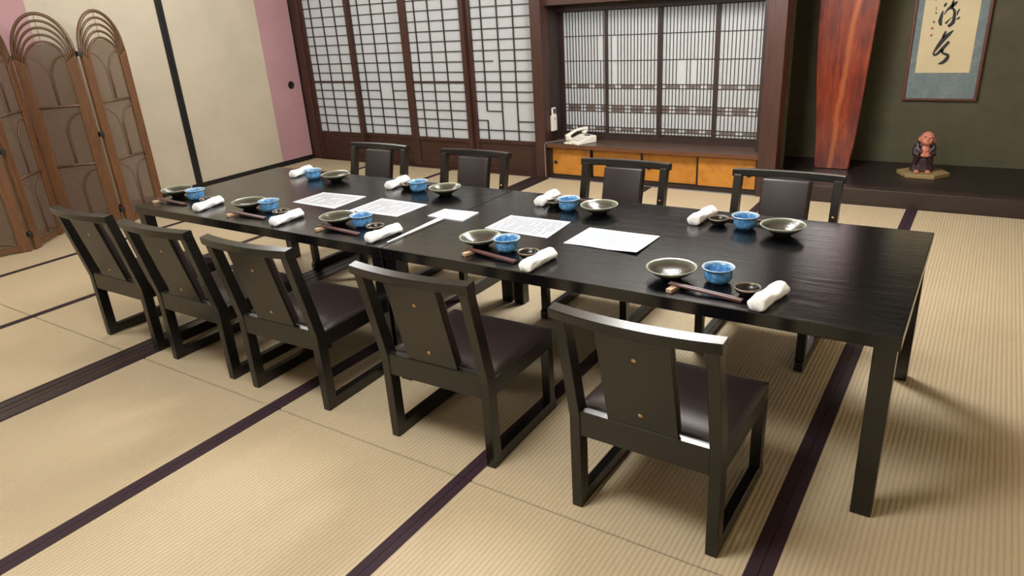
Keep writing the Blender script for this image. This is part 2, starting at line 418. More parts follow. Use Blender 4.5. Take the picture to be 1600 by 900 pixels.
# corner post, pillars
struct(box('pillar_corner', 'brown_wood', (XL+.002, -5.80, 3.615, 3.74, 0, ZC-.001), bev=.003), 'brown corner post beside the pink door band')
struct(box('pillar_left', 'brown_wood', (-2.972, -2.868, 3.600, 3.72, 0, ZC-.001), bev=.004), 'brown pillar between shoji doors and telephone alcove')
struct(box('pillar_right', 'brown_wood', (-1.044, -.912, 3.600, 3.735, 0, ZC-.001), bev=.004), 'reddish brown pillar between telephone alcove and scroll alcove')
# shoji sill and lintel
sill = struct(empty('trim_3', (0, 0, 0)), 'dark wooden floor track under the shoji doors')
piece('sill', 'brown_wood_h', (-5.80, -2.972, 3.613, 3.76, -.055, .012), sill)
struct(box('trim_4', 'brown_wood_h', (-5.80, -2.972, 3.60, 3.76, 1.80, 1.92)), 'wooden lintel above the shoji doors')

# shoji doors
VX = [(-5.641, -5.465, -5.294), (-5.014, -4.837, -4.669), (-4.260, -4.096, -3.928), (-3.530, -3.360, -3.196)]
VX = [(-5.655, -5.485, -5.312), VX[1], VX[2], VX[3]]
PX = [(-5.80, -5.112, .045, .040), (-5.152, -4.400, .042, .045), (-4.445, -3.690, .087, .045), (-3.735, -2.974, .091, .034)]
ZB, ZM, ZT = .302, .820, 1.76
names_sh = ['door_3', 'door_4', 'door_5', 'door_6']
lab_sh = ['paper shoji door beside the pink sliding door', 'paper shoji door second from the pink sliding door, one lattice rung missing',
          'paper shoji door third from the pink sliding door', 'paper shoji door by the brown pillar with several broken lattice bars']
for i, (x0, x1, sl, srr) in enumerate(PX):
    yc = 3.655 if i % 2 == 0 else 3.690
    d = struct(empty(names_sh[i], ((x0+x1)/2, yc, 0.012)), lab_sh[i])
    cx = (x0+x1)/2
    def L(a, b, y0, y1, z0, z1): return (a-cx, b-cx, y0, y1, z0-.012, z1-.012)
    a, b = x0+sl, x1-srr
    piece('stile', 'brown_wood', L(x0, a, -.015, .015, .012, 1.80), d); piece('stile', 'brown_wood', L(b, x1, -.015, .015, .012, 1.80), d)
    piece('bottom_rail', 'brown_wood_h', L(a, b, -.014, .014, .012, .050), d); piece('rail', 'brown_wood_h', L(a, b, -.014, .014, .270, ZB), d)
    piece('top_rail', 'brown_wood_h', L(a, b, -.014, .014, ZT, 1.80), d)
    piece('base_board', 'brown_wood_h', L(a, b, -.002, .008, .050, .270), d)
    piece('paper', 'shoji_paper', L(a, b, .0065, .0080, ZB, ZT), d)
    th = .0042
    edges = [a]+list(VX[i])+[b]
    def H(z, c0, c1, t=th): piece('lattice_bar', 'kumiko', L(edges[c0], edges[c1], -.006, .006, z-t, z+t), d)
    def V(x, z0, z1): piece('lattice_bar', 'kumiko', L(x-.0042, x+.0042, -.0066, .0064, z0, z1), d)
    rows_lo = [ZB+k*(ZM-ZB)/6 for k in range(1, 6)]; rows_hi = [ZM+.0905*k for k in range(1, 11)]
    H(ZM, 0, 4, .010 if i % 2 == 0 else .0055)
    for k, z in enumerate(rows_lo[::-1]):      # k = 0 is the first row below the middle rail
        if i == 1 and k == 0: H(z, 0, 2); H(z, 3, 4)
        elif i == 3:
            if k in (0, 1, 4): H(z, 0, 4)
            elif k == 2: H(z, 1, 2)
            elif k == 3: H(z, 0, 1); H(z, 3, 4)
        else: H(z, 0, 4)
    for k, z in enumerate(rows_hi):
        if i == 3 and k == 1: H(z, 0, 1); H(z, 2, 4); piece('lattice_bar', 'kumiko', L(edges[1], edges[1]+.10, -.006, .006, z-th, z+th), d)
        else: H(z, 0, 4)
    for j, x in enumerate(VX[i]):
        if i == 3 and j == 0: V(x, rows_lo[2]-.002, ZT); V(x, ZB, rows_lo[1])
        else: V(x, ZB, ZT)

# ================================================================ telephone alcove
AX0, AX1, AY = -2.868, -1.044, 3.92
struct(box('wall_alcove_left', 'dark_wood', (-2.96, AX0, 3.72, AY+.06, 0, 1.9)))
struct(box('wall_alcove_right', 'dark_wood', (-1.10, AX1+.003, 3.735, AY+.06, 0, 1.9)))
sh = tag(empty('shelf', (-1.956, 3.62, .275)), 'dark wooden shelf board across the telephone alcove above orange cupboard doors', 'shelf')
box('board', 'shelf_wood', (-.912, .912, -.012, .32, 0, .034), sh, .003)
box('front_edge', 'shelf_edge', (-.905, .912, -.016, -.010, .001, .026), sh)
cab = tag(empty('low_cupboard', (-1.956, 3.64, 0)), 'low built-in cupboard with four orange sliding doors under the telephone shelf', 'cupboard')
box('carcass', 'dark_wood', (-.910, .910, .05, .27, 0, .272), cab)
box('plinth', 'dark_wood', (-.910, .910, .0, .05, 0, .026), cab)
box('side_post', 'dark_wood', (-.910, -.878, .0, .05, .026, .273), cab)
bnd = [-2.842, -2.452, -1.992, -1.520, -1.056]
for k in range(4):
    y0 = .014 if k in (0, 3) else .030
    fr = piece('door', 'orange', (bnd[k]+.008+1.956, bnd[k+1]-.008+1.956, y0+.004, y0+.014, .036, .262), cab)
    for e in ((bnd[k], bnd[k]+.010), (bnd[k+1]-.010, bnd[k+1])):
        piece('door_frame', 'black_lacquer_line', (e[0]+1.956, e[1]+1.956, y0, y0+.016, .026, .272), cab)
    piece('door_frame', 'black_lacquer_line', (bnd[k]+1.956, bnd[k+1]+1.956, y0, y0+.016, .026, .036), cab)
    piece('door_frame', 'black_lacquer_line', (bnd[k]+1.956, bnd[k+1]+1.956, y0, y0+.016, .262 if k not in (0, 3) else .268, .272), cab)
    px = {0: -2.802, 1: None, 2: -1.932, 3: -1.115}[k]
    if px:
        bm = bmesh.new(); bm_lathe(bm, [(0, .0), (.013, .0), (.0145, .003), (.019, .003), (.020, -.002), (0, -.002)], 20)
        po = to_obj('door_pull', bm, 'pull_rim', cab, (px+1.956, y0+.003, .140), (PI/2, 0, 0), True)
        bm = bmesh.new(); bm_lathe(bm, [(0, .0012), (.0132, .0012), (.0132, 0), (0, 0)], 20)
        to_obj('pull_cup', bm, 'pull', po, (0, 0, .0), smooth=True)
# alcove window: lattice panels
frm = struct(empty('trim_5', (0, 0, 0)), 'dark frame around the telephone alcove window')
piece('sill', 'dark_wood', (AX0, AX1-.05, 3.885, 3.98, .309, .352), frm)
piece('lintel', 'dark_wood', (AX0, AX1-.05, 3.86, 3.98, 1.372, 1.43), frm)
piece('lintel_beam', 'brown_wood_h', (AX0, AX1, 3.66, 3.95, 1.43, 1.72), frm)
WX = [(-2.868, -2.406, .030, .026), (-2.434, -1.930, .026, .036), (-1.968, -1.463, .036, .036), (-1.500, -1.094, .036, .008)]
NB = [14, 15, 15, 12]
ROWZ = [1.170, .968]
lab_w = ['slatted paper window panel behind the telephone', 'slatted paper window panel second from the telephone', 'slatted paper window panel with broken slats at mid height', 'slatted paper window panel beside the reddish pillar']
pat1 = [(2, 8), (2, 8, 14), (0, 5, 11), (0, 5, 11)]           # open pairs start cell: upper band
pat2 = [(0, 5, 10), (0, 5, 11), (2, 8, 14), (2, 8)]           # middle band (two rows)
pat3 = [(2, 8), (2, 8, 14), (0, 5, 11), (0, 5, 11)]           # bottom band
for i, (x0, x1, sl, srr) in enumerate(WX):
    yc = 3.915 if i % 2 else 3.935
    cx = (x0+x1)/2
    d = struct(empty('window_%d' % (i+1), (cx, yc, .352)), lab_w[i])
    def L(a, b, y0, y1, z0, z1): return (a-cx, b-cx, y0, y1, z0-.352, z1-.352)
    a, b = x0+sl, x1-srr
    piece('stile', 'dark_wood', L(x0, a, -.012, .012, .352, 1.372), d); piece('stile', 'dark_wood', L(b, x1, -.012, .012, .352, 1.372), d)
    piece('bottom_rail', 'dark_wood', L(a, b, -.012, .012, .352, .368), d); piece('top_rail', 'dark_wood', L(a, b, -.012, .012, 1.364, 1.372), d)
    piece('paper', 'shoji_paper', L(a, b, .0052, .0064, .366, 1.366), d)
    nb = NB[i]; pt = (b-a)/nb
    for j in range(1, nb):
        x = a+j*pt; t = .0032
        segs = [(.368, 1.364)]
        if i == 0 and j == nb-2: segs = [(.368, .968), (1.170, 1.364)]
        if i == 1 and j == 2: segs = [(.368, .757), (1.170, 1.364)]
        if i == 2 and j in (5, 6, 9): segs = [(.368, .770), (.968, 1.364)]
        for s0, s1 in segs: piece('lattice_bar', 'kumiko', L(x-t, x+t, .0005, .005, s0, s1), d)
    for z in ROWZ+[.775, .742, .603, .574, .545, .418, .388]:
        piece('lattice_bar', 'kumiko', L(a, b, -.0005, .0046, z-.0030, z+.0030), d)
    for zlo, zhi, pat in ((.742, .775, pat1[i]), (.574, .603, pat2[i]), (.545, .574, pat2[i]), (.388, .418, pat3[i])):
        op = sorted({c for q in pat for c in ((q, q+1) if q else (q,)) if c < nb})
        c = 0
        while c < nb:
            if c in op: c += 1; continue
            e = c
            while e < nb and e not in op: e += 1
            piece('lattice_block', 'kumiko_block', L(a+c*pt, a+e*pt, .0015, .005, zlo+.0030, zhi-.0030), d); c = e

# telephone
ph = tag(empty('telephone', (-2.585, 3.725, .309), math.radians(-22)), 'white desk telephone with handset on the dark alcove shelf', 'telephone')
bm = bmesh.new()
bm_prism(bm, [(-.105, 0), (.105, 0), (.105, .058), (.055, .060), (-.105, .022)], lambda a, b_, t: (t, a, b_), -.08, .09); bevel_all(bm, .006, 2)
to_obj('body', bm, 'white_plastic', ph)
ang = math.atan2(.038, .16)
kp = box('keypad', 'grey_plastic', (-.012, .066, -.055, .035, 0, .002), ph, loc=(0, -.02, .0425), rot=(ang, 0, 0))
for r in range(4):
    for c in range(3): piece('key', 'white_plastic', (-.004+c*.024, .012+c*.024, -.050+r*.021, -.037+r*.021, .002, .006), kp)
box('display', 'screen_dark', (-.005, .062, -.012, .012, 0, .003), ph, loc=(0, .050, .0585), rot=(ang, 0, 0))
hs = []
bm = bmesh.new()
N = 14
for k in range(N+1):
    t = k/N; y = -.115+.225*t
    arch = .022*math.sin(PI*t); zc = .052+.235*(y+.105)*.75+arch+.012
    wd_ = .022+.006*abs(2*t-1)**3; hg = .011+.010*abs(2*t-1)**4
    hs.append([bm.verts.new((-.048+wd_*math.cos(q)*1.0, y, zc+hg*math.sin(q))) for q in [2*PI*s_/12 for s_ in range(12)]])
for A, B in zip(hs, hs[1:]):
    for s_ in range(12): bm.faces.new((A[s_], A[(s_+1) % 12], B[(s_+1) % 12], B[s_]))
bm.faces.new(hs[0]); bm.faces.new(hs[-1]); bmesh.ops.recalc_face_normals(bm, faces=bm.faces)
hd = to_obj('handset', bm, 'white_plastic', ph, smooth=True)
for y, z in ((-.092, .040), (.088, .074)):
    bm = bmesh.new(); bm_lathe(bm, [(0, -.008), (.024, -.008), (.026, .012), (.02, .02), (0, .02)], 20); to_obj('ear_cap', bm, 'white_plastic', hd, (-.048, y, z), (ang, 0, 0), True)
cpts = [(-.048-.012*math.sin(k*1.9)-.03*math.sin(k/40*PI), -.118-.02*math.sin(k/40*PI)+.006*math.cos(k*1.9), .012+.004*math.cos(k*1.9)) for k in range(41)]
tube('coiled_cord', 'white_plastic', [(x+.0018*k, y, z) for k, (x, y, z) in enumerate(cpts)], .0035, ph, 6)
# cable along shelf and down the pillar
tag(tube('telephone_cable', 'cable', [(-2.70, 3.80, .3145), (-2.76, 3.79, .3145), (-2.80, 3.73, .3145), (-2.845, 3.66, .3145), (-2.866, 3.604, .317), (-2.872, 3.596, .30), (-2.874, 3.595, .26), (-2.874, 3.595, .14), (-2.873, 3.595, .03), (-2.87, 3.594, .006)], .0045), 'grey telephone cable running down the brown pillar edge', 'cable')
ad = tag(empty('power_adapter', (-2.80, 3.80, .309), .3), 'small black adapter lying on the alcove shelf left of the telephone', 'adapter')
box('adapter_body', 'black_plastic', (-.03, .03, -.02, .02, 0, .022), ad, .004)
tube('lead', 'black_plastic', [(.028, 0, .006), (.05, .01, .004), (.075, -.012, .004), (.10, -.004, .004)], .004, ad, 6)
# remote in wall holder
rm = tag(empty('remote_control', (-2.866, 3.735, .40)), 'white remote control in a holder on the alcove side wall above the shelf', 'remote control')
box('holder', 'white_plastic', (0, .026, -.036, .036, .0, .135), rm, .004)
box('remote_body', 'white_plastic', (.006, .022, -.028, .028, .06, .20), rm, .004)
box('display', 'screen_dark', (.0215, .0235, -.018, .018, .150, .190), rm)
for k in range(3): box('button', 'grey_plastic', (.0255, .028, -.024+k*.018, -.012+k*.018, .095, .112), rm, .001)

# ================================================================ scroll alcove (tokonoma)
tk = struct(empty('floor_alcove', (0, YB, 0)), 'raised dark wooden floor of the scroll alcove')
for k in range(3):
    box('plank', 'toko_floor', (-.908, XR, .10+k*.30, .399+k*.30 if k < 2 else YT-YB+.02, .05, .110-.0005*k), tk, .001, 1)
box('front_beam', 'toko_front', (-.908, XR, 0, .0995, -.05, .113), tk, .004)
struct(box('wall_alcove_back', 'toko_wall', (-1.25, XR+.05, YT, YT+.08, 0, ZC)), 'olive sand-plastered back wall of the scroll alcove')
struct(box('wall_alcove_side', 'toko_wall', (-.975, -.915, 3.735, 3.86, .05, ZC)))
struct(box('wall_alcove_recess', 'dark_wood', (-1.13, -1.09, 3.98, YT, 0, ZC)))
struct(box('trim_6', 'toko_floor', (-1.10, -.909, 3.735, YT-.001, 0, .1085)))
struct(box('trim_7', 'dark_wood', (-.912, XR, 3.62, 3.72, 2.02, 2.14)), 'dark lintel across the scroll alcove')
struct(box('wall_alcove_head', 'toko_wall', (-.912, XR, 3.64, 3.70, 2.14, ZC)))
# polished slab
bm = bmesh.new()
Zs = [0.110+2.385*k/24 for k in range(25)]
Lx = lambda z: -.762-.056*(z-.11)+.006*math.sin(z*5.0)
Rx = lambda z: -.508+.070*(z-.11)+.008*math.sin(z*3.1+.6)-.01*math.exp(-((z-.16)/.1)**2)
pts = [(Lx(z), z) for z in Zs]+[(Rx(z), z) for z in reversed(Zs)]
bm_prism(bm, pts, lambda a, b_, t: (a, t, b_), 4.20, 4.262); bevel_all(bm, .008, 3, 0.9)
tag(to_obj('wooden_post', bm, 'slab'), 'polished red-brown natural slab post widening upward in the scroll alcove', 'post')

# framed calligraphy
sc = tag(empty('framed_calligraphy', (0, YT-.004, .592)), 'tall framed calligraphy on cream paper with blue-grey mount hung on olive wall', 'calligraphy')
x0, x1, zt = -.243, .243, 1.36
for b_ in ((x0, x0+.020, -.026, 0, 0, zt), (x1-.020, x1, -.026, 0, 0, zt)): box('frame_side', 'scroll_frame', b_, sc, .003)
for b_ in ((x0+.02, x1-.02, -.026, 0, 0, .016), (x0+.02, x1-.02, -.026, 0, zt-.016, zt)): box('frame_rail', 'scroll_frame', b_, sc, .003)
box('brocade_mount', 'brocade', (x0+.018, x1-.018, -.012, -.004, .014, zt-.014), sc)
pp = box('calligraphy_paper', 'scroll_paper', (-.179, .168, -.0145, -.0115, .200, 1.22), sc)
# ink strokes, measured on the wall plane (x, height)
def wallpt(u, v):      # u, v in photo pixels -> wall plane
    a = (u-800)/1092.74; b_ = (450-v)/1092.74
    dr = fw+rt*a+up*b_; t = (YT-.02+1.6773)/dr.y
    P = Vector((0.3145, -1.6773, 1.4459))+dr*t
    return (P.x, P.z-.592)
def stroke(bm, pts, ws, y=-.0152):
    P = [wallpt(*q) for q in pts]; dense = []
    for i in range(len(P)-1):
        p0, p1, p2, p3 = P[max(i-1, 0)], P[i], P[i+1], P[min(i+2, len(P)-1)]
        for s_ in range(6):
            t = s_/6
            cr_ = lambda a, b_, c, d_: .5*((2*b_)+(-a+c)*t+(2*a-5*b_+4*c-d_)*t*t+(-a+3*b_-3*c+d_)*t**3)
            dense.append((cr_(p0[0], p1[0], p2[0], p3[0]), cr_(p0[1], p1[1], p2[1], p3[1]), ws[i]+(ws[i+1]-ws[i])*t))
    dense.append((*P[-1], ws[-1])); k = .0058; prev = None
    for i, (x, z, w_) in enumerate(dense):
        a = dense[max(i-1, 0)]; b_ = dense[min(i+1, len(dense)-1)]
        dx, dz = b_[0]-a[0], b_[1]-a[1]; l_ = math.hypot(dx, dz) or 1
        nx, nz = -dz/l_*w_*k/2, dx/l_*w_*k/2
        cur = (bm.verts.new((x+nx, y, z+nz)), bm.verts.new((x-nx, y, z-nz)))
        if prev: bm.faces.new((prev[0], prev[1], cur[1], cur[0]))
        prev = cur
A1 = lambda x, y: (1440+x/15, y/15)
A2 = lambda x, y: (1445+x/12.857, 40+y/12.857)
bm = bmesh.new()
stroke(bm, [A1(590, 60), A1(560, 110), A1(530, 165)], [1, 3.2, 1.2])
stroke(bm, [A1(505, 255), A1(465, 380), A1(435, 500), A1(455, 600)], [1.5, 3.5, 4.5, 2.5])
stroke(bm, [A1(750, 5), A1(735, 80), A1(720, 165)], [1.8, 3, 2.5])
stroke(bm, [A1(845, 35), A1(780, 90), A1(690, 165), A1(590, 250), A1(530, 350)], [1.5, 4, 4.5, 2, .8])
stroke(bm, [A1(700, 175), A1(770, 250), A1(765, 400), A1(730, 530), A1(620, 625)], [2, 3, 3.6, 4.5, 3.5])
stroke(bm, [A1(720, 400), A1(640, 470), A1(560, 555)], [.6, 1.6, 3])
stroke(bm, [A1(895, 210), A1(850, 280), A1(830, 360)], [1.5, 2.2, 1])
stroke(bm, [A1(905, 400), A1(860, 430), A1(815, 460)], [1.5, 2.5, 1])
to_obj('ink_character', bm, 'ink', sc)
bm = bmesh.new()
stroke(bm, [A2(430, 110), A2(385, 190), A2(360, 250)], [2, 3.2, 2])
stroke(bm, [A2(575, 95), A2(480, 180), A2(380, 270), A2(270, 410), A2(180, 540), A2(170, 590)], [1.2, 4.5, 5.5, 4.5, 2, 1.5])
stroke(bm, [A2(170, 590), A2(240, 575), A2(350, 470), A2(490, 320)], [2.5, 3.2, 4.2, 3.4])
stroke(bm, [A2(345, 480), A2(360, 550), A2(460, 600), A2(430, 680), A2(350, 745), A2(265, 770)], [4, 2.5, 3.6, 4.6, 4.2, 1])
to_obj('ink_character', bm, 'ink', sc)
bm = bmesh.new()                                  # further characters above, outside the picture's upper edge
stroke(bm, [(1475, -64), (1486, -70), (1500, -74)], [2, 4, 2.5]); stroke(bm, [(1490, -86), (1486, -60), (1478, -34)], [2.5, 4, 2]); stroke(bm, [(1478, -40), (1492, -46), (1500, -36), (1490, -22), (1478, -18)], [2, 3, 4, 4, 2])
to_obj('ink_character', bm, 'ink', sc)
bm = bmesh.new()
for q in ([(330, 20), (345, 5)], [(335, 185), (365, 175)], [(345, 215), (340, 245)], [(320, 290), (345, 315), (370, 295)], [(255, 515), (320, 500)], [(300, 505), (285, 550)]):
    stroke(bm, [A1(*e) for e in q], [1.4]*len(q))
to_obj('signature', bm, 'grey_ink', sc)
for u, v, s_ in ((255, 665, 4.6), (235, 830, 4.0)):
    bm = bmesh.new(); s2 = s_*15/2
    stroke(bm, [A1(u-s2*.9, v-s2*.5), A1(u+s2*.6, v-s2*.8)], [1, 1]); stroke(bm, [A1(u-s2*.8, v-s2*.5), A1(u-s2*1.1, v+s2*.8)], [1, 1])
    stroke(bm, [A1(u+s2*.6, v-s2*.8), A1(u+s2*.4, v+s2*.7)], [1, 1]); stroke(bm, [A1(u-s2*1.0, v+s2*.5), A1(u+s2*.4, v+s2*.4)], [.9, .9]); stroke(bm, [A1(u-s2*.2, v-s2*.6), A1(u-s2*.4, v+s2*.7)], [1, 1])
    to_obj('red_seal', bm, 'seal', sc)

# figurine on wooden stand
st = bmesh.new()
pts = [(-.172, .01), (-.10, -.125), (.085, -.135), (.172, -.01), (.11, .115), (-.075, .125)]
bm_prism(st, pts, lambda a, b_, t: (a, b_, t), 0, .030); bevel_all(st, .004, 2)
tag(to_obj('display_stand', st, 'stand', loc=(-.004, 4.185, .1096)), 'tan six-sided wooden stand under the monk figurine', 'stand')
fg = tag(empty('monk_figurine', (-.016, 4.180, .1396), .16), 'small bald monk figurine in dark robe standing on a tan stand', 'figurine')
def remesh(o, vox, sm=4):
    md = o.modifiers.new('remesh', 'REMESH'); md.mode = 'VOXEL'; md.voxel_size = vox; md.use_smooth_shade = True
    ms = o.modifiers.new('smooth', 'SMOOTH'); ms.factor = 0.5; ms.iterations = sm
# body: head, neck, chest, hands, feet in one surface
bm = bmesh.new()
Rh = Matrix.Rotation(-.30, 3, 'X') @ Matrix.Rotation(.12, 3, 'Y')
hc = Vector((.008, -.016, .238))
ellipsoid(bm, hc, (.047, .046, .052), 24, 16, Rh)
def hp(x, y, z): return hc+Rh @ Vector((x, y, z))
ellipsoid(bm, hp(0, -.030, -.026), (.034, .024, .024), 16, 10, Rh)          # jaw
ellipsoid(bm, hp(0, -.050, -.006), (.009, .012, .013), 12, 8, Rh)           # nose
for s_ in (-1, 1):
    ellipsoid(bm, hp(s_*.047, .002, -.006), (.008, .012, .019), 12, 8, Rh)  # ears
    ellipsoid(bm, hp(s_*.018, -.042, .010), (.014, .007, .006), 12, 8, Rh)  # brow
    ellipsoid(bm, hp(s_*.020, -.038, -.012), (.013, .012, .011), 12, 8, Rh) # cheek
ellipsoid(bm, hp(0, -.050, -.024), (.014, .008, .0045), 12, 8, Rh)          # lips
ellipsoid(bm, (.006, -.004, .190), (.024, .024, .030), 14, 10)              # neck
ellipsoid(bm, (.006, -.026, .160), (.030, .026, .042), 14, 10)              # open chest
for s_ in (-1, 1):
    ellipsoid(bm, (.006+s_*.014, -.056, .128), (.017, .012, .014), 12, 8)   # hands folded
    for f_ in range(4): ellipsoid(bm, (.006+s_*.006, -.064, .139-.0065*f_), (.013, .0045, .0036), 8, 6)
    ellipsoid(bm, (.006+s_*.016, -.062, .146), (.005, .005, .010), 8, 6)    # thumbs
    ellipsoid(bm, (s_*.036, -.052, .009), (.017, .030, .010), 14, 8)        # feet
    for t_ in range(5): ellipsoid(bm, (s_*.036+(t_-2)*.0068, -.080+abs(t_-1.6)*.002, .006), (.0042, .006, .005), 8, 6)
ellipsoid(bm, (.0, .0, .09), (.045, .035, .08), 14, 10)                     # trunk inside the robe
sk = to_obj('body', bm, 'skin', fg, smooth=True); remesh(sk, .0022, 2)
for s_ in (-1, 1):
    bm = bmesh.new(); q = hp(s_*.018, -.0445, .002); ellipsoid(bm, q, (.0065, .003, .0024), 10, 6, Rh); to_obj('eye', bm, 'ink', fg, smooth=True)
bm = bmesh.new(); ellipsoid(bm, hp(0, -.0570, -.024), (.009, .0025, .0012), 10, 6, Rh); to_obj('mouth', bm, 'robe', fg, smooth=True)
# robe with folds
bm = bmesh.new(); rings = []
prof = [(.004, .078, .052), (.02, .074, .05), (.05, .066, .047), (.09, .062, .047), (.13, .058, .045), (.165, .056, .042), (.19, .050, .038), (.205, .040, .034)]
for z, a, b_ in prof:
    ring = []
    for k in range(48):
        q = 2*PI*k/48; fold = 1+.05*math.sin(q*9+z*14)*max(0, 1-z/.16)
        front = 1-.25*max(0, -math.sin(q))**6*(z > .12)
        ring.append(bm.verts.new((.002+a*fold*math.cos(q), .004+b_*fold*front*math.sin(q), z)))
    rings.append(ring)
for A, B in zip(rings, rings[1:]):
    for k in range(48): bm.faces.new((A[k], A[(k+1) % 48], B[(k+1) % 48], B[k]))
bm.faces.new(rings[0][::-1]); bm.faces.new(rings[-1])
for s_ in (-1, 1):
    bm_tube(bm, [(s_*.042, .004, .190), (s_*.054, -.006, .165), (s_*.056, -.030, .134), (s_*.032, -.052, .126)], [.020, .024, .024, .021], 14)
    bm_tube(bm, [(s_*.036, -.048, .128), (s_*.044, -.042, .100), (s_*.050, -.034, .058)], [.020, .018, .008], 12)
    bm_tube(bm, [(s_*.030, .012, .208), (s_*.050, -.010, .196), (s_*.038, -.036, .168), (.006+s_*.018, -.050, .140)], [.016, .017, .015, .010], 12)
bmesh.ops.recalc_face_normals(bm, faces=bm.faces)
rb = to_obj('robe', bm, 'robe', fg, smooth=True); remesh(rb, .0028, 2)
for s_ in (-1, 1): tube('collar_trim', 'robe_trim', [(s_*.040, -.020, .203), (s_*.054, -.042, .182), (s_*.036, -.060, .158)], .0028, fg, 6)

# ================================================================ rattan folding screen
def screen_panel(parent, P, Q):
    P, Q = Vector((*P, 0)), Vector((*Q, 0)); dv = Q-P; W = dv.length-.030; a = math.atan2(dv.y, dv.x)
    o = (P+Q)/2; hw_ = W/2; sw = .072; hs_ = 1.315; H_ = 1.615
    inner = hw_-sw
    bm = bmesh.new()                                  # gauze with arched top
    pts = [(-inner, .05), (inner, .05)]+[(inner*math.cos(PI*k/16), hs_-.02+.105*math.sin(PI*k/16)) for k in range(17)]
    bm_prism(bm, pts, lambda x, z, t: (x, t, z), -.0015, .0015)
    pn = to_obj('screen_panel', bm, 'gauze', parent, o, (0, 0, a))
    for s_ in (-1, 1):
        st_ = bmesh.new(); bm_prism(st_, [(s_*(inner-.002), 0), (s_*hw_, 0), (s_*hw_, hs_), (s_*(inner-.002), hs_-.05)], lambda x, z, t: (x, t, z), -.014, .014); bevel_all(st_, .003, 1)
        to_obj('stile', st_, 'rattan', pn)
    for k in range(5):
        rx = hw_-.008-k*(sw-.010)/4; hz = H_-.010-k*.048; zb = hs_-.015-k*.012
        tube('arch_cane', 'cane', [(rx*math.cos(PI*t/20), 0, zb+(hz-zb)*math.sin(PI*t/20)**.92) for t in range(21)], .0125 if k == 0 else .0095, pn, 7)
    tube('spine_cane', 'cane', [(0, 0, hs_+.09), (0, 0, hs_+.2), (0, 0, H_-.01)], .0018, pn, 5)
    for z in (.95, .51):
        tube('cross_cane', 'cane', [(-inner-.004, -.008, z), (0, -.010, z+.004), (inner+.004, -.008, z)], .0085, pn, 6)
    for zt_, zb_ in ((1.315, .955), (.90, .515), (.47, .07)):
        for s_, yy in ((-1, .006), (1, -.006)):
            ps = []
            for t in range(13):
                q = t/12*PI/2; ps.append((s_*(inner-(inner-.008)*math.sin(q)), yy, zt_-.17*(1-math.cos(q))*1.0))
            ps.append((s_*.006, yy, zb_))
            tube('curved_cane', 'cane', ps, .0068, pn, 6)
    tube('foot_arch', 'cane', [(inner*math.cos(PI*t/14), 0, .035+.055*math.sin(PI*t/14)) for t in range(15)], .008, pn, 6)
    piece('bottom_rail', 'rattan', (-inner, inner, -.010, .010, .018, .052), pn)
    return pn
fs = tag(empty('folding_screen', (-5.5, .75, 0)), 'brown rattan folding screen with arched cane tops standing before cream sliding doors', 'screen')
SP = [(-5.505, -.015), (-5.356, .424), (-5.655, .783), (-5.362, 1.118), (-5.500, 1.560)]
SP = [(x+5.5, y-.75) for x, y in SP]
for A, B in zip(SP, SP[1:]): screen_panel(fs, A, B)
for k, (x, y) in enumerate(SP[1:-1]):
    for z in (1.315, .725, .125):
        box('hinge', 'black_plastic', (-.020, .020, -.016, .016, -.018, .018), fs, .003, loc=(x+(.006 if k != 1 else -.004), y, z))

# ================================================================ dining tables
def table(x0, x1, label):
    y0, y1, h = .210, 1.172, .589
    o = tag(empty('dining_table', ((x0+x1)/2, (y0+y1)/2, 0)), label, 'table', 'black lacquer tables joined end to end')
    a, b = (x1-x0)/2, (y1-y0)/2
    box('tabletop', 'table', (-a, a, -b, b, h-.042, h), o, .0025)
    for sx_ in (-1, 1):
        for sy_ in (-1, 1):
            box('leg', 'table', (sx_*(a-.0365)-.0285, sx_*(a-.0365)+.0285, sy_*(b-.036)-.028, sy_*(b-.036)+.028, 0, h-.042), o, .002)
    return o
table(-3.381, -1.6065, 'black lacquer dining table at the rattan screen end')
table(-1.6035, 0.2275, 'black lacquer dining table at the scroll alcove end')

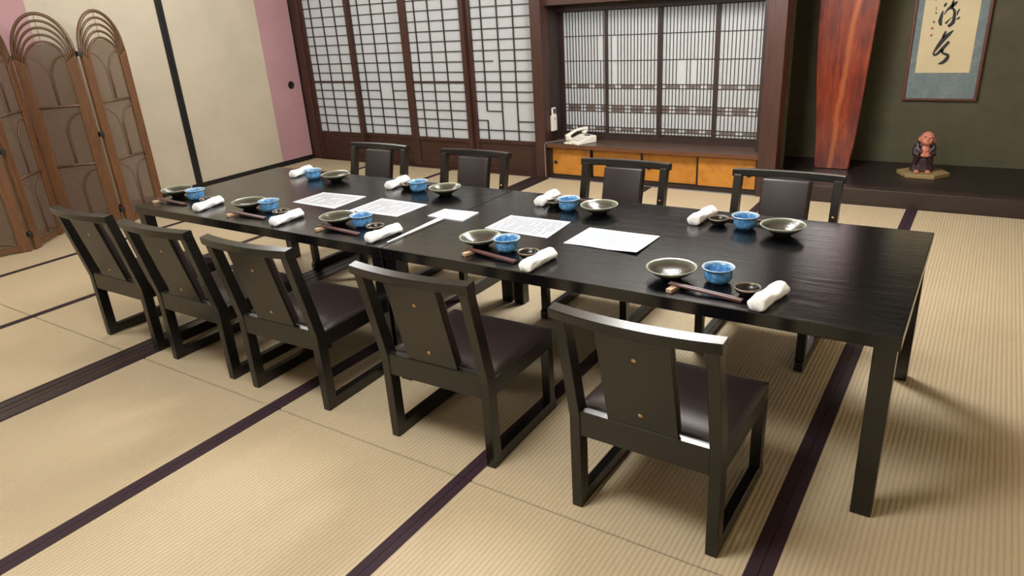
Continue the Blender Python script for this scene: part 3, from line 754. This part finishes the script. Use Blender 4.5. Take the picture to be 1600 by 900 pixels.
# ================================================================ chairs
def chair_proto():
    o = empty('dining_chair')
    hw_ = .2275; t = .034
    post = [(0, 0), (.046, 0), (.046, .335), (-.030, .678), (-.072, .678), (0, .325)]
    for s_ in (-1, 1):
        bm = bmesh.new(); x = s_*(hw_-t/2); bm_prism(bm, post, lambda a, b_, q: (x+q, a, b_), -t/2, t/2); bevel_all(bm, .002, 1, 0.1)
        to_obj('rear_post', bm, 'chair_wood', o)
        box('leg', 'chair_wood', (x-t/2, x+t/2, .392, .428, .040, .300), o, .002)
        bm = bmesh.new(); bm_prism(bm, [(.040, 0), (.434, 0), (.440, .006), (.440, .040), (.434, .046), (.040, .046)], lambda a, b_, q: (x+q, a, b_), -t/2+.0005, t/2-.0005); bevel_all(bm, .002, 1, 0.6)
        to_obj('runner', bm, 'chair_wood', o)
        box('side_rail', 'chair_wood', (x-t/2+.001, x+t/2-.001, .040, .430, .268, .330), o, .002)
        if s_ == -1:
            bm = bmesh.new(); bm_lathe(bm, [(0, .0), (.006, .0), (.007, -.004), (0, -.004)], 12)
            to_obj('bolt', bm, 'brass', o, (x, .006, .530), (PI/2-.22, 0, 0), True)
    xi = hw_-t
    box('rear_rail', 'chair_wood', (-xi, xi, .003, .028, .262, .345), o, .002)
    box('front_rail', 'chair_wood', (-xi, xi, .402, .426, .268, .325), o, .002)
    # seat cushion, slightly domed
    bm = bmesh.new(); nx, ny = 14, 14; g = {}
    X0, X1, Y0, Y1 = -hw_+.002, hw_-.002, .046, .438
    for i in range(nx+1):
        for j in range(ny+1):
            u, v = i/nx, j/ny; x = X0+(X1-X0)*u; y = Y0+(Y1-Y0)*v
            e = min(1, 9*min(u, 1-u, v, 1-v)+.0); zz = .333+.016*e**.5+.006*math.sin(PI*u)*math.sin(PI*v)
            g[i, j] = bm.verts.new((x, y, zz))
    for i in range(nx):
        for j in range(ny): bm.faces.new((g[i, j], g[i+1, j], g[i+1, j+1], g[i, j+1]))
    rim_ = [g[i, 0] for i in range(nx+1)]+[g[nx, j] for j in range(1, ny+1)]+[g[i, ny] for i in range(nx-1, -1, -1)]+[g[0, j] for j in range(ny-1, 0, -1)]
    low = [bm.verts.new((v.co.x, v.co.y, .326)) for v in rim_]
    for k in range(len(rim_)):
        k2 = (k+1) % len(rim_); bm.faces.new((rim_[k2], rim_[k], low[k], low[k2]))
    bm.faces.new(low); bmesh.ops.recalc_face_normals(bm, faces=bm.faces)
    tag(to_obj('seat', bm, 'vinyl', o, smooth=True), 'dark brown vinyl seat cushion')
    box('seat_back_edge', 'vinyl', (-xi, xi, .028, .050, .322, .334), o, .003)
    # back splat + pad
    tilt = math.atan2(.078, .330)
    sp_o = box('back_splat', 'chair_wood', (-.105, .105, -.006, .006, 0, .345), o, .0015, loc=(0, .014, .336), rot=(tilt, 0, 0))
    for z in (.060, .255):
        bm = bmesh.new(); bm_lathe(bm, [(0, .0018), (.005, .0015), (.0065, 0), (.0065, -.002), (0, -.002)], 14)
        tag(to_obj('screw', bm, 'brass', sp_o, (0, -.006, z), (PI/2, 0, 0), True), 'round brass screw')
    bm = bmesh.new(); bm_box(bm, -.103, .103, .006, .034, .012, .334, .011, 4)
    tag(to_obj('back_pad', bm, 'vinyl', sp_o, smooth=True), 'dark vinyl back pad')
    # bowed top rail
    bm = bmesh.new(); secs = []
    N = 20
    for k in range(N+1):
        x = -.236+.472*k/N; y = -.058-.026*(1-(x/.236)**2)
        sec = [(-.020, .004), (-.017, 0), (.019, -.002), (.022, .002), (.022, .027), (.018, .031), (-.017, .031), (-.020, .027)]
        secs.append([bm.verts.new((x, y+a*.992-b_*.122+.002, .668+b_*.992+a*.122)) for a, b_ in sec])
    for A, B in zip(secs, secs[1:]):
        for k in range(8): bm.faces.new((A[k], A[(k+1) % 8], B[(k+1) % 8], B[k]))
    bm.faces.new(secs[0]); bm.faces.new(secs[-1]); bmesh.ops.recalc_face_normals(bm, faces=bm.faces)
    to_obj('top_rail', bm, 'chair_wood', o)
    return o
ORD = ['first', 'second', 'third', 'fourth', 'fifth']
proto = chair_proto()
near = [(-3.078, -.134, 1.0), (-2.484, -.138, 0.5), (-1.900, -.128, 2.0), (-1.108, -.120, 1.5), (-.340, -.150, -1.0)]
far = [(-2.815, 1.455, 0), (-2.072, 1.445, 0), (-1.145, 1.443, 0), (-.368, 1.440, 0)]
for i, (x, y, a) in enumerate(near):
    c = proto if i == 0 else copy_tree(proto)
    c.location = (x, y, 0); c.rotation_euler = (0, 0, math.radians(a))
    tag(c, 'black low chair seen from behind, %s in its row from the rattan screen' % ORD[i], 'chair', 'low chairs on the near side of the table')
for i, (x, y, a) in enumerate(far):
    c = copy_tree(proto); c.location = (x, y, 0); c.rotation_euler = (0, 0, PI+math.radians(a))
    tag(c, 'black low chair with padded back facing us, %s from the rattan screen' % ORD[i], 'chair', 'low chairs on the far side of the table')

# ================================================================ tableware
H0 = .589
def wob(k, s_): return lambda a, r, z: 1+k*math.sin(3*a+s_)+k*.6*math.sin(7*a+s_*2)
bm = bmesh.new()
bm_lathe(bm, [(0, .0), (.030, 0), (.032, .005), (.040, .010), (.060, .021), (.074, .032), (.081, .040), (.0815, .042), (.0795, .0425), (.072, .036), (.058, .025), (.040, .016), (.028, .0125), (0, .012)], 48, wob(.008, 1))
PLATE = to_obj('plate', bm, 'plate', smooth=True)
bm = bmesh.new()
bm_lathe(bm, [(0, .002), (.020, .002), (.022, 0), (.027, 0), (.029, .004), (.038, .010), (.0430, .020), (.0440, .036), (.0432, .050), (.044, .057), (.050, .0635), (.052, .066), (.0505, .068), (.045, .0645), (.0395, .057), (.039, .045), (.0385, .026), (.031, .014), (.018, .010), (0, .0095)], 48, wob(.012, 2))
for v in bm.verts: v.co.z *= .79
BOWL = to_obj('bowl', bm, 'blue', smooth=True)
bm = bmesh.new()
bm_lathe(bm, [(0, .002), (.017, .002), (.018, 0), (.022, 0), (.023, .004), (.033, .013), (.0375, .022), (.039, .029), (.0375, .0296), (.035, .022), (.030, .013), (.020, .008), (0, .007)], 36, wob(.008, .4))
DISH = to_obj('sauce_dish', bm, 'dish', smooth=True)
bm = bmesh.new()
S = []; NL, NS = 30, 20
for k in range(NL+1):
    t = k/NL; y = -.086+.172*t
    end = min(1, (min(t, 1-t)/.035))**.5
    rw = (.0275+.001*math.sin(7*t))*(.72+.28*end); rh = (.0195+.0008*math.sin(9*t))*(.72+.28*end)
    S.append([])
    for j in range(NS):
        q = 2*PI*j/NS; r_ = 1+.07*math.sin(3*q+y*40)+.045*math.sin(5*q-y*70)+.03*math.sin(2*q+y*110)
        zz = rh*(1+math.sin(q)*r_); cq, sq = math.cos(q), math.sin(q); S[-1].append(bm.verts.new((rw*math.copysign(abs(cq)**.8, cq)*r_+.002*math.sin(y*30), y, max(.0, zz))))
for A, B in zip(S, S[1:]):
    for j in range(NS): bm.faces.new((A[j], A[(j+1) % NS], B[(j+1) % NS], B[j]))
bm.faces.new(S[0]); bm.faces.new(S[-1]); bmesh.ops.recalc_face_normals(bm, faces=bm.faces)
TOWEL = to_obj('rolled_towel', bm, 'towel', smooth=True)
bm = bmesh.new()
for x0, x1, w0, w1 in ((0, .235, .0033, .0046),):
    v = [bm.verts.new(p) for p in ((x0, -w0, -w0), (x0, w0, -w0), (x0, w0, w0), (x0, -w0, w0), (x1, -w1, -w1), (x1, w1, -w1), (x1, w1, w1), (x1, -w1, w1))]
    for f_ in ((0, 3, 2, 1), (4, 5, 6, 7), (0, 1, 5, 4), (1, 2, 6, 5), (2, 3, 7, 6), (3, 0, 4, 7)): bm.faces.new([v[q] for q in f_])
bmesh.ops.recalc_face_normals(bm, faces=bm.faces); bevel_all(bm, .001, 1)
STICK = to_obj('chopstick', bm, 'stick')
bm = bmesh.new(); bm_box(bm, -.0105, .0105, -.025, .025, 0, .013, .002, 2)
for v in bm.verts: v.co.z -= .0025*(1-abs(v.co.y)/.025)*(v.co.z > .006)
REST = to_obj('chopstick_rest', bm, 'rest')
used = set()
def put(src, x, y, z, rz, label, cat, group, ry=0.0, rx=0.0):
    if src.name in used: o = src.copy(); COL.objects.link(o)
    else: o = src; used.add(src.name)
    o.location = (x, y, z); o.rotation_euler = (rx, ry, rz)
    return tag(o, label, cat, group)
# place: plate, bowl, dish, towel (x, y, angle), rest, stick direction end
places = [
 ('near', 0, (-3.329, .436), (-3.077, .386), (-2.996, .392), (-2.925, .345, 12), (-3.295, .315), (-3.075, .325)),
 ('near', 1, (-2.676, .409), (-2.477, .377), (-2.397, .376), (-2.300, .328, 3), (-2.640, .300), (-2.400, .310)),
 ('near', 2, (-2.024, .386), (-1.851, .364), (-1.781, .369), (-1.690, .322, -5), (-2.020, .300), (-1.785, .300)),
 ('near', 3, (-1.244, .389), (-1.085, .339), (-.994, .341), (-.928, .300, -3), (-1.215, .300), (-1.000, .278)),
 ('near', 4, (-.460, .365), (-.303, .352), (-.203, .324), (-.135, .303, -10), (-.405, .282), (-.178, .266)),
 ('far', 0, (-2.700, 1.016), (-2.811, .952), (-2.950, 1.070), (-3.046, 1.065, 12), (-2.76, 1.135), (-2.985, 1.142)),
 ('far', 1, (-1.886, .982), (-2.020, .939), (-2.165, 1.012), (-2.262, 1.045, 8), (-1.965, 1.075), (-2.20, 1.085)),
 ('far', 2, (-1.018, .958), (-1.140, .908), (-1.255, .985), (-1.330, 1.045, 4), (-1.115, 1.075), (-1.35, 1.085)),
 ('far', 3, (-.251, .947), (-.384, .921), (-.505, .985), (-.584, 1.025, -6), (-.300, 1.050), (-.535, 1.055)),
]
for side, k, P, B, Di, T, R_, E_ in places:
    w_ = '%s place from rattan screen, %s table side' % (ORD[k], side)
    put(PLATE, P[0], P[1], H0, random.uniform(0, 6), 'grey-green glazed plate at the '+w_, 'plate', 'glazed plates at the places')
    put(BOWL, B[0]+(B[0]-.3145)*.021, B[1]+(B[1]+1.6773)*.021, H0, random.uniform(0, 6), 'blue bowl with pale rim at the '+w_, 'bowl', 'blue bowls at the places')
    put(DISH, Di[0], Di[1], H0, random.uniform(0, 6), 'small black sauce dish at the '+w_, 'dish', 'black sauce dishes at the places')
    put(TOWEL, T[0]+(.006 if (side, k) == ('near', 0) else 0), T[1], H0-.0002, math.radians(T[2]), 'rolled white hand towel at the '+w_, 'towel', 'rolled hand towels at the places')
    put(REST, R_[0]+(-.012 if side == 'near' else 0), R_[1]+(-.013 if side == 'near' else .013), H0, math.radians(-12 if side == 'near' else 5), 'tan wooden chopstick rest at the '+w_, 'chopstick rest', 'chopstick rests at the places')
    dx, dy = E_[0]-R_[0], E_[1]-R_[1]; a = math.atan2(dy, dx); c_, s_ = math.cos(a), math.sin(a)
    for q, wq in ((-.0056, 'outer' if side == 'near' else 'inner'), (.0056, 'inner' if side == 'near' else 'outer')):
        qq = q if side == 'near' else -q
        put(STICK, R_[0]-c_*.030-s_*qq, R_[1]-s_*.030+c_*qq, H0+.0178, a, '%s chopstick of the pair at the ' % wq+w_, 'chopstick', 'brown chopsticks at the places', ry=math.atan2(.0126, .235))

# papers
def paper(name, corners, mat, label, cat, group=None, th=.0012, curl=0.0):
    cx = sum(c[0] for c in corners)/4; cy_ = sum(c[1] for c in corners)/4
    bm = bmesh.new(); n_ = 10; top = {}; bot = {}
    (a, b, c, d) = [(q[0]-cx, q[1]-cy_) for q in corners]     # front-left, back-left, back-right, front-right
    for i in range(n_+1):
        for j in range(n_+1):
            u, v = i/n_, j/n_
            x = (a[0]*(1-v)+b[0]*v)*(1-u)+(d[0]*(1-v)+c[0]*v)*u; y = (a[1]*(1-v)+b[1]*v)*(1-u)+(d[1]*(1-v)+c[1]*v)*u
            z = curl*(u**3)*(1-v*.7)+curl*.35*((1-v)**4)*abs(math.sin(u*5))
            top[i, j] = bm.verts.new((x, y, z+th)); bot[i, j] = bm.verts.new((x, y, z))
    for i in range(n_):
        for j in range(n_):
            bm.faces.new((top[i, j], top[i+1, j], top[i+1, j+1], top[i, j+1])); bm.faces.new((bot[i, j+1], bot[i+1, j+1], bot[i+1, j], bot[i, j]))
    ed = [(i, 0) for i in range(n_+1)]+[(n_, j) for j in range(1, n_+1)]+[(i, n_) for i in range(n_-1, -1, -1)]+[(0, j) for j in range(n_-1, 0, -1)]
    for p, q in zip(ed, ed[1:]+ed[:1]): bm.faces.new((bot[p], bot[q], top[q], top[p]))
    bmesh.ops.recalc_face_normals(bm, faces=bm.faces)
    return tag(to_obj(name, bm, mat, None, (cx, cy_, H0+.0002)), label, cat, group)
G = 'printed menu sheets along the table middle'
paper('menu_sheet', [(-2.560, .581), (-2.558, .788), (-2.262, .806), (-2.248, .570)], 'menu', 'white printed menu sheet nearest the rattan screen', 'paper', G)
paper('menu_sheet', [(-2.150, .575), (-2.155, .805), (-1.849, .796), (-1.849, .578)], 'menu', 'white printed menu sheet second from the rattan screen', 'paper', G)
paper('menu_sheet', [(-1.365, .585), (-1.366, .788), (-1.070, .798), (-1.052, .572)], 'menu', 'white ruled menu sheet between the small card and the bright sheet', 'paper', G)
paper('menu_sheet', [(-.963, .542), (-.960, .757), (-.656, .754), (-.656, .533)], 'menu_pale', 'bright white sheet with faint print and lifted corner, nearest the scroll alcove', 'paper', G, curl=.006)
paper('folded_card', [(-1.715, .636), (-1.711, .754), (-1.524, .766), (-1.511, .628)], 'card', 'small white folded card over the joint between the tables', 'card', None, .005)
paper('paper_strip', [(-1.634, .276), (-1.655, .632), (-1.622, .632), (-1.626, .276)], 'strip_paper', 'narrow white paper strip lying along the joint between the tables', 'paper strip', None, .001)
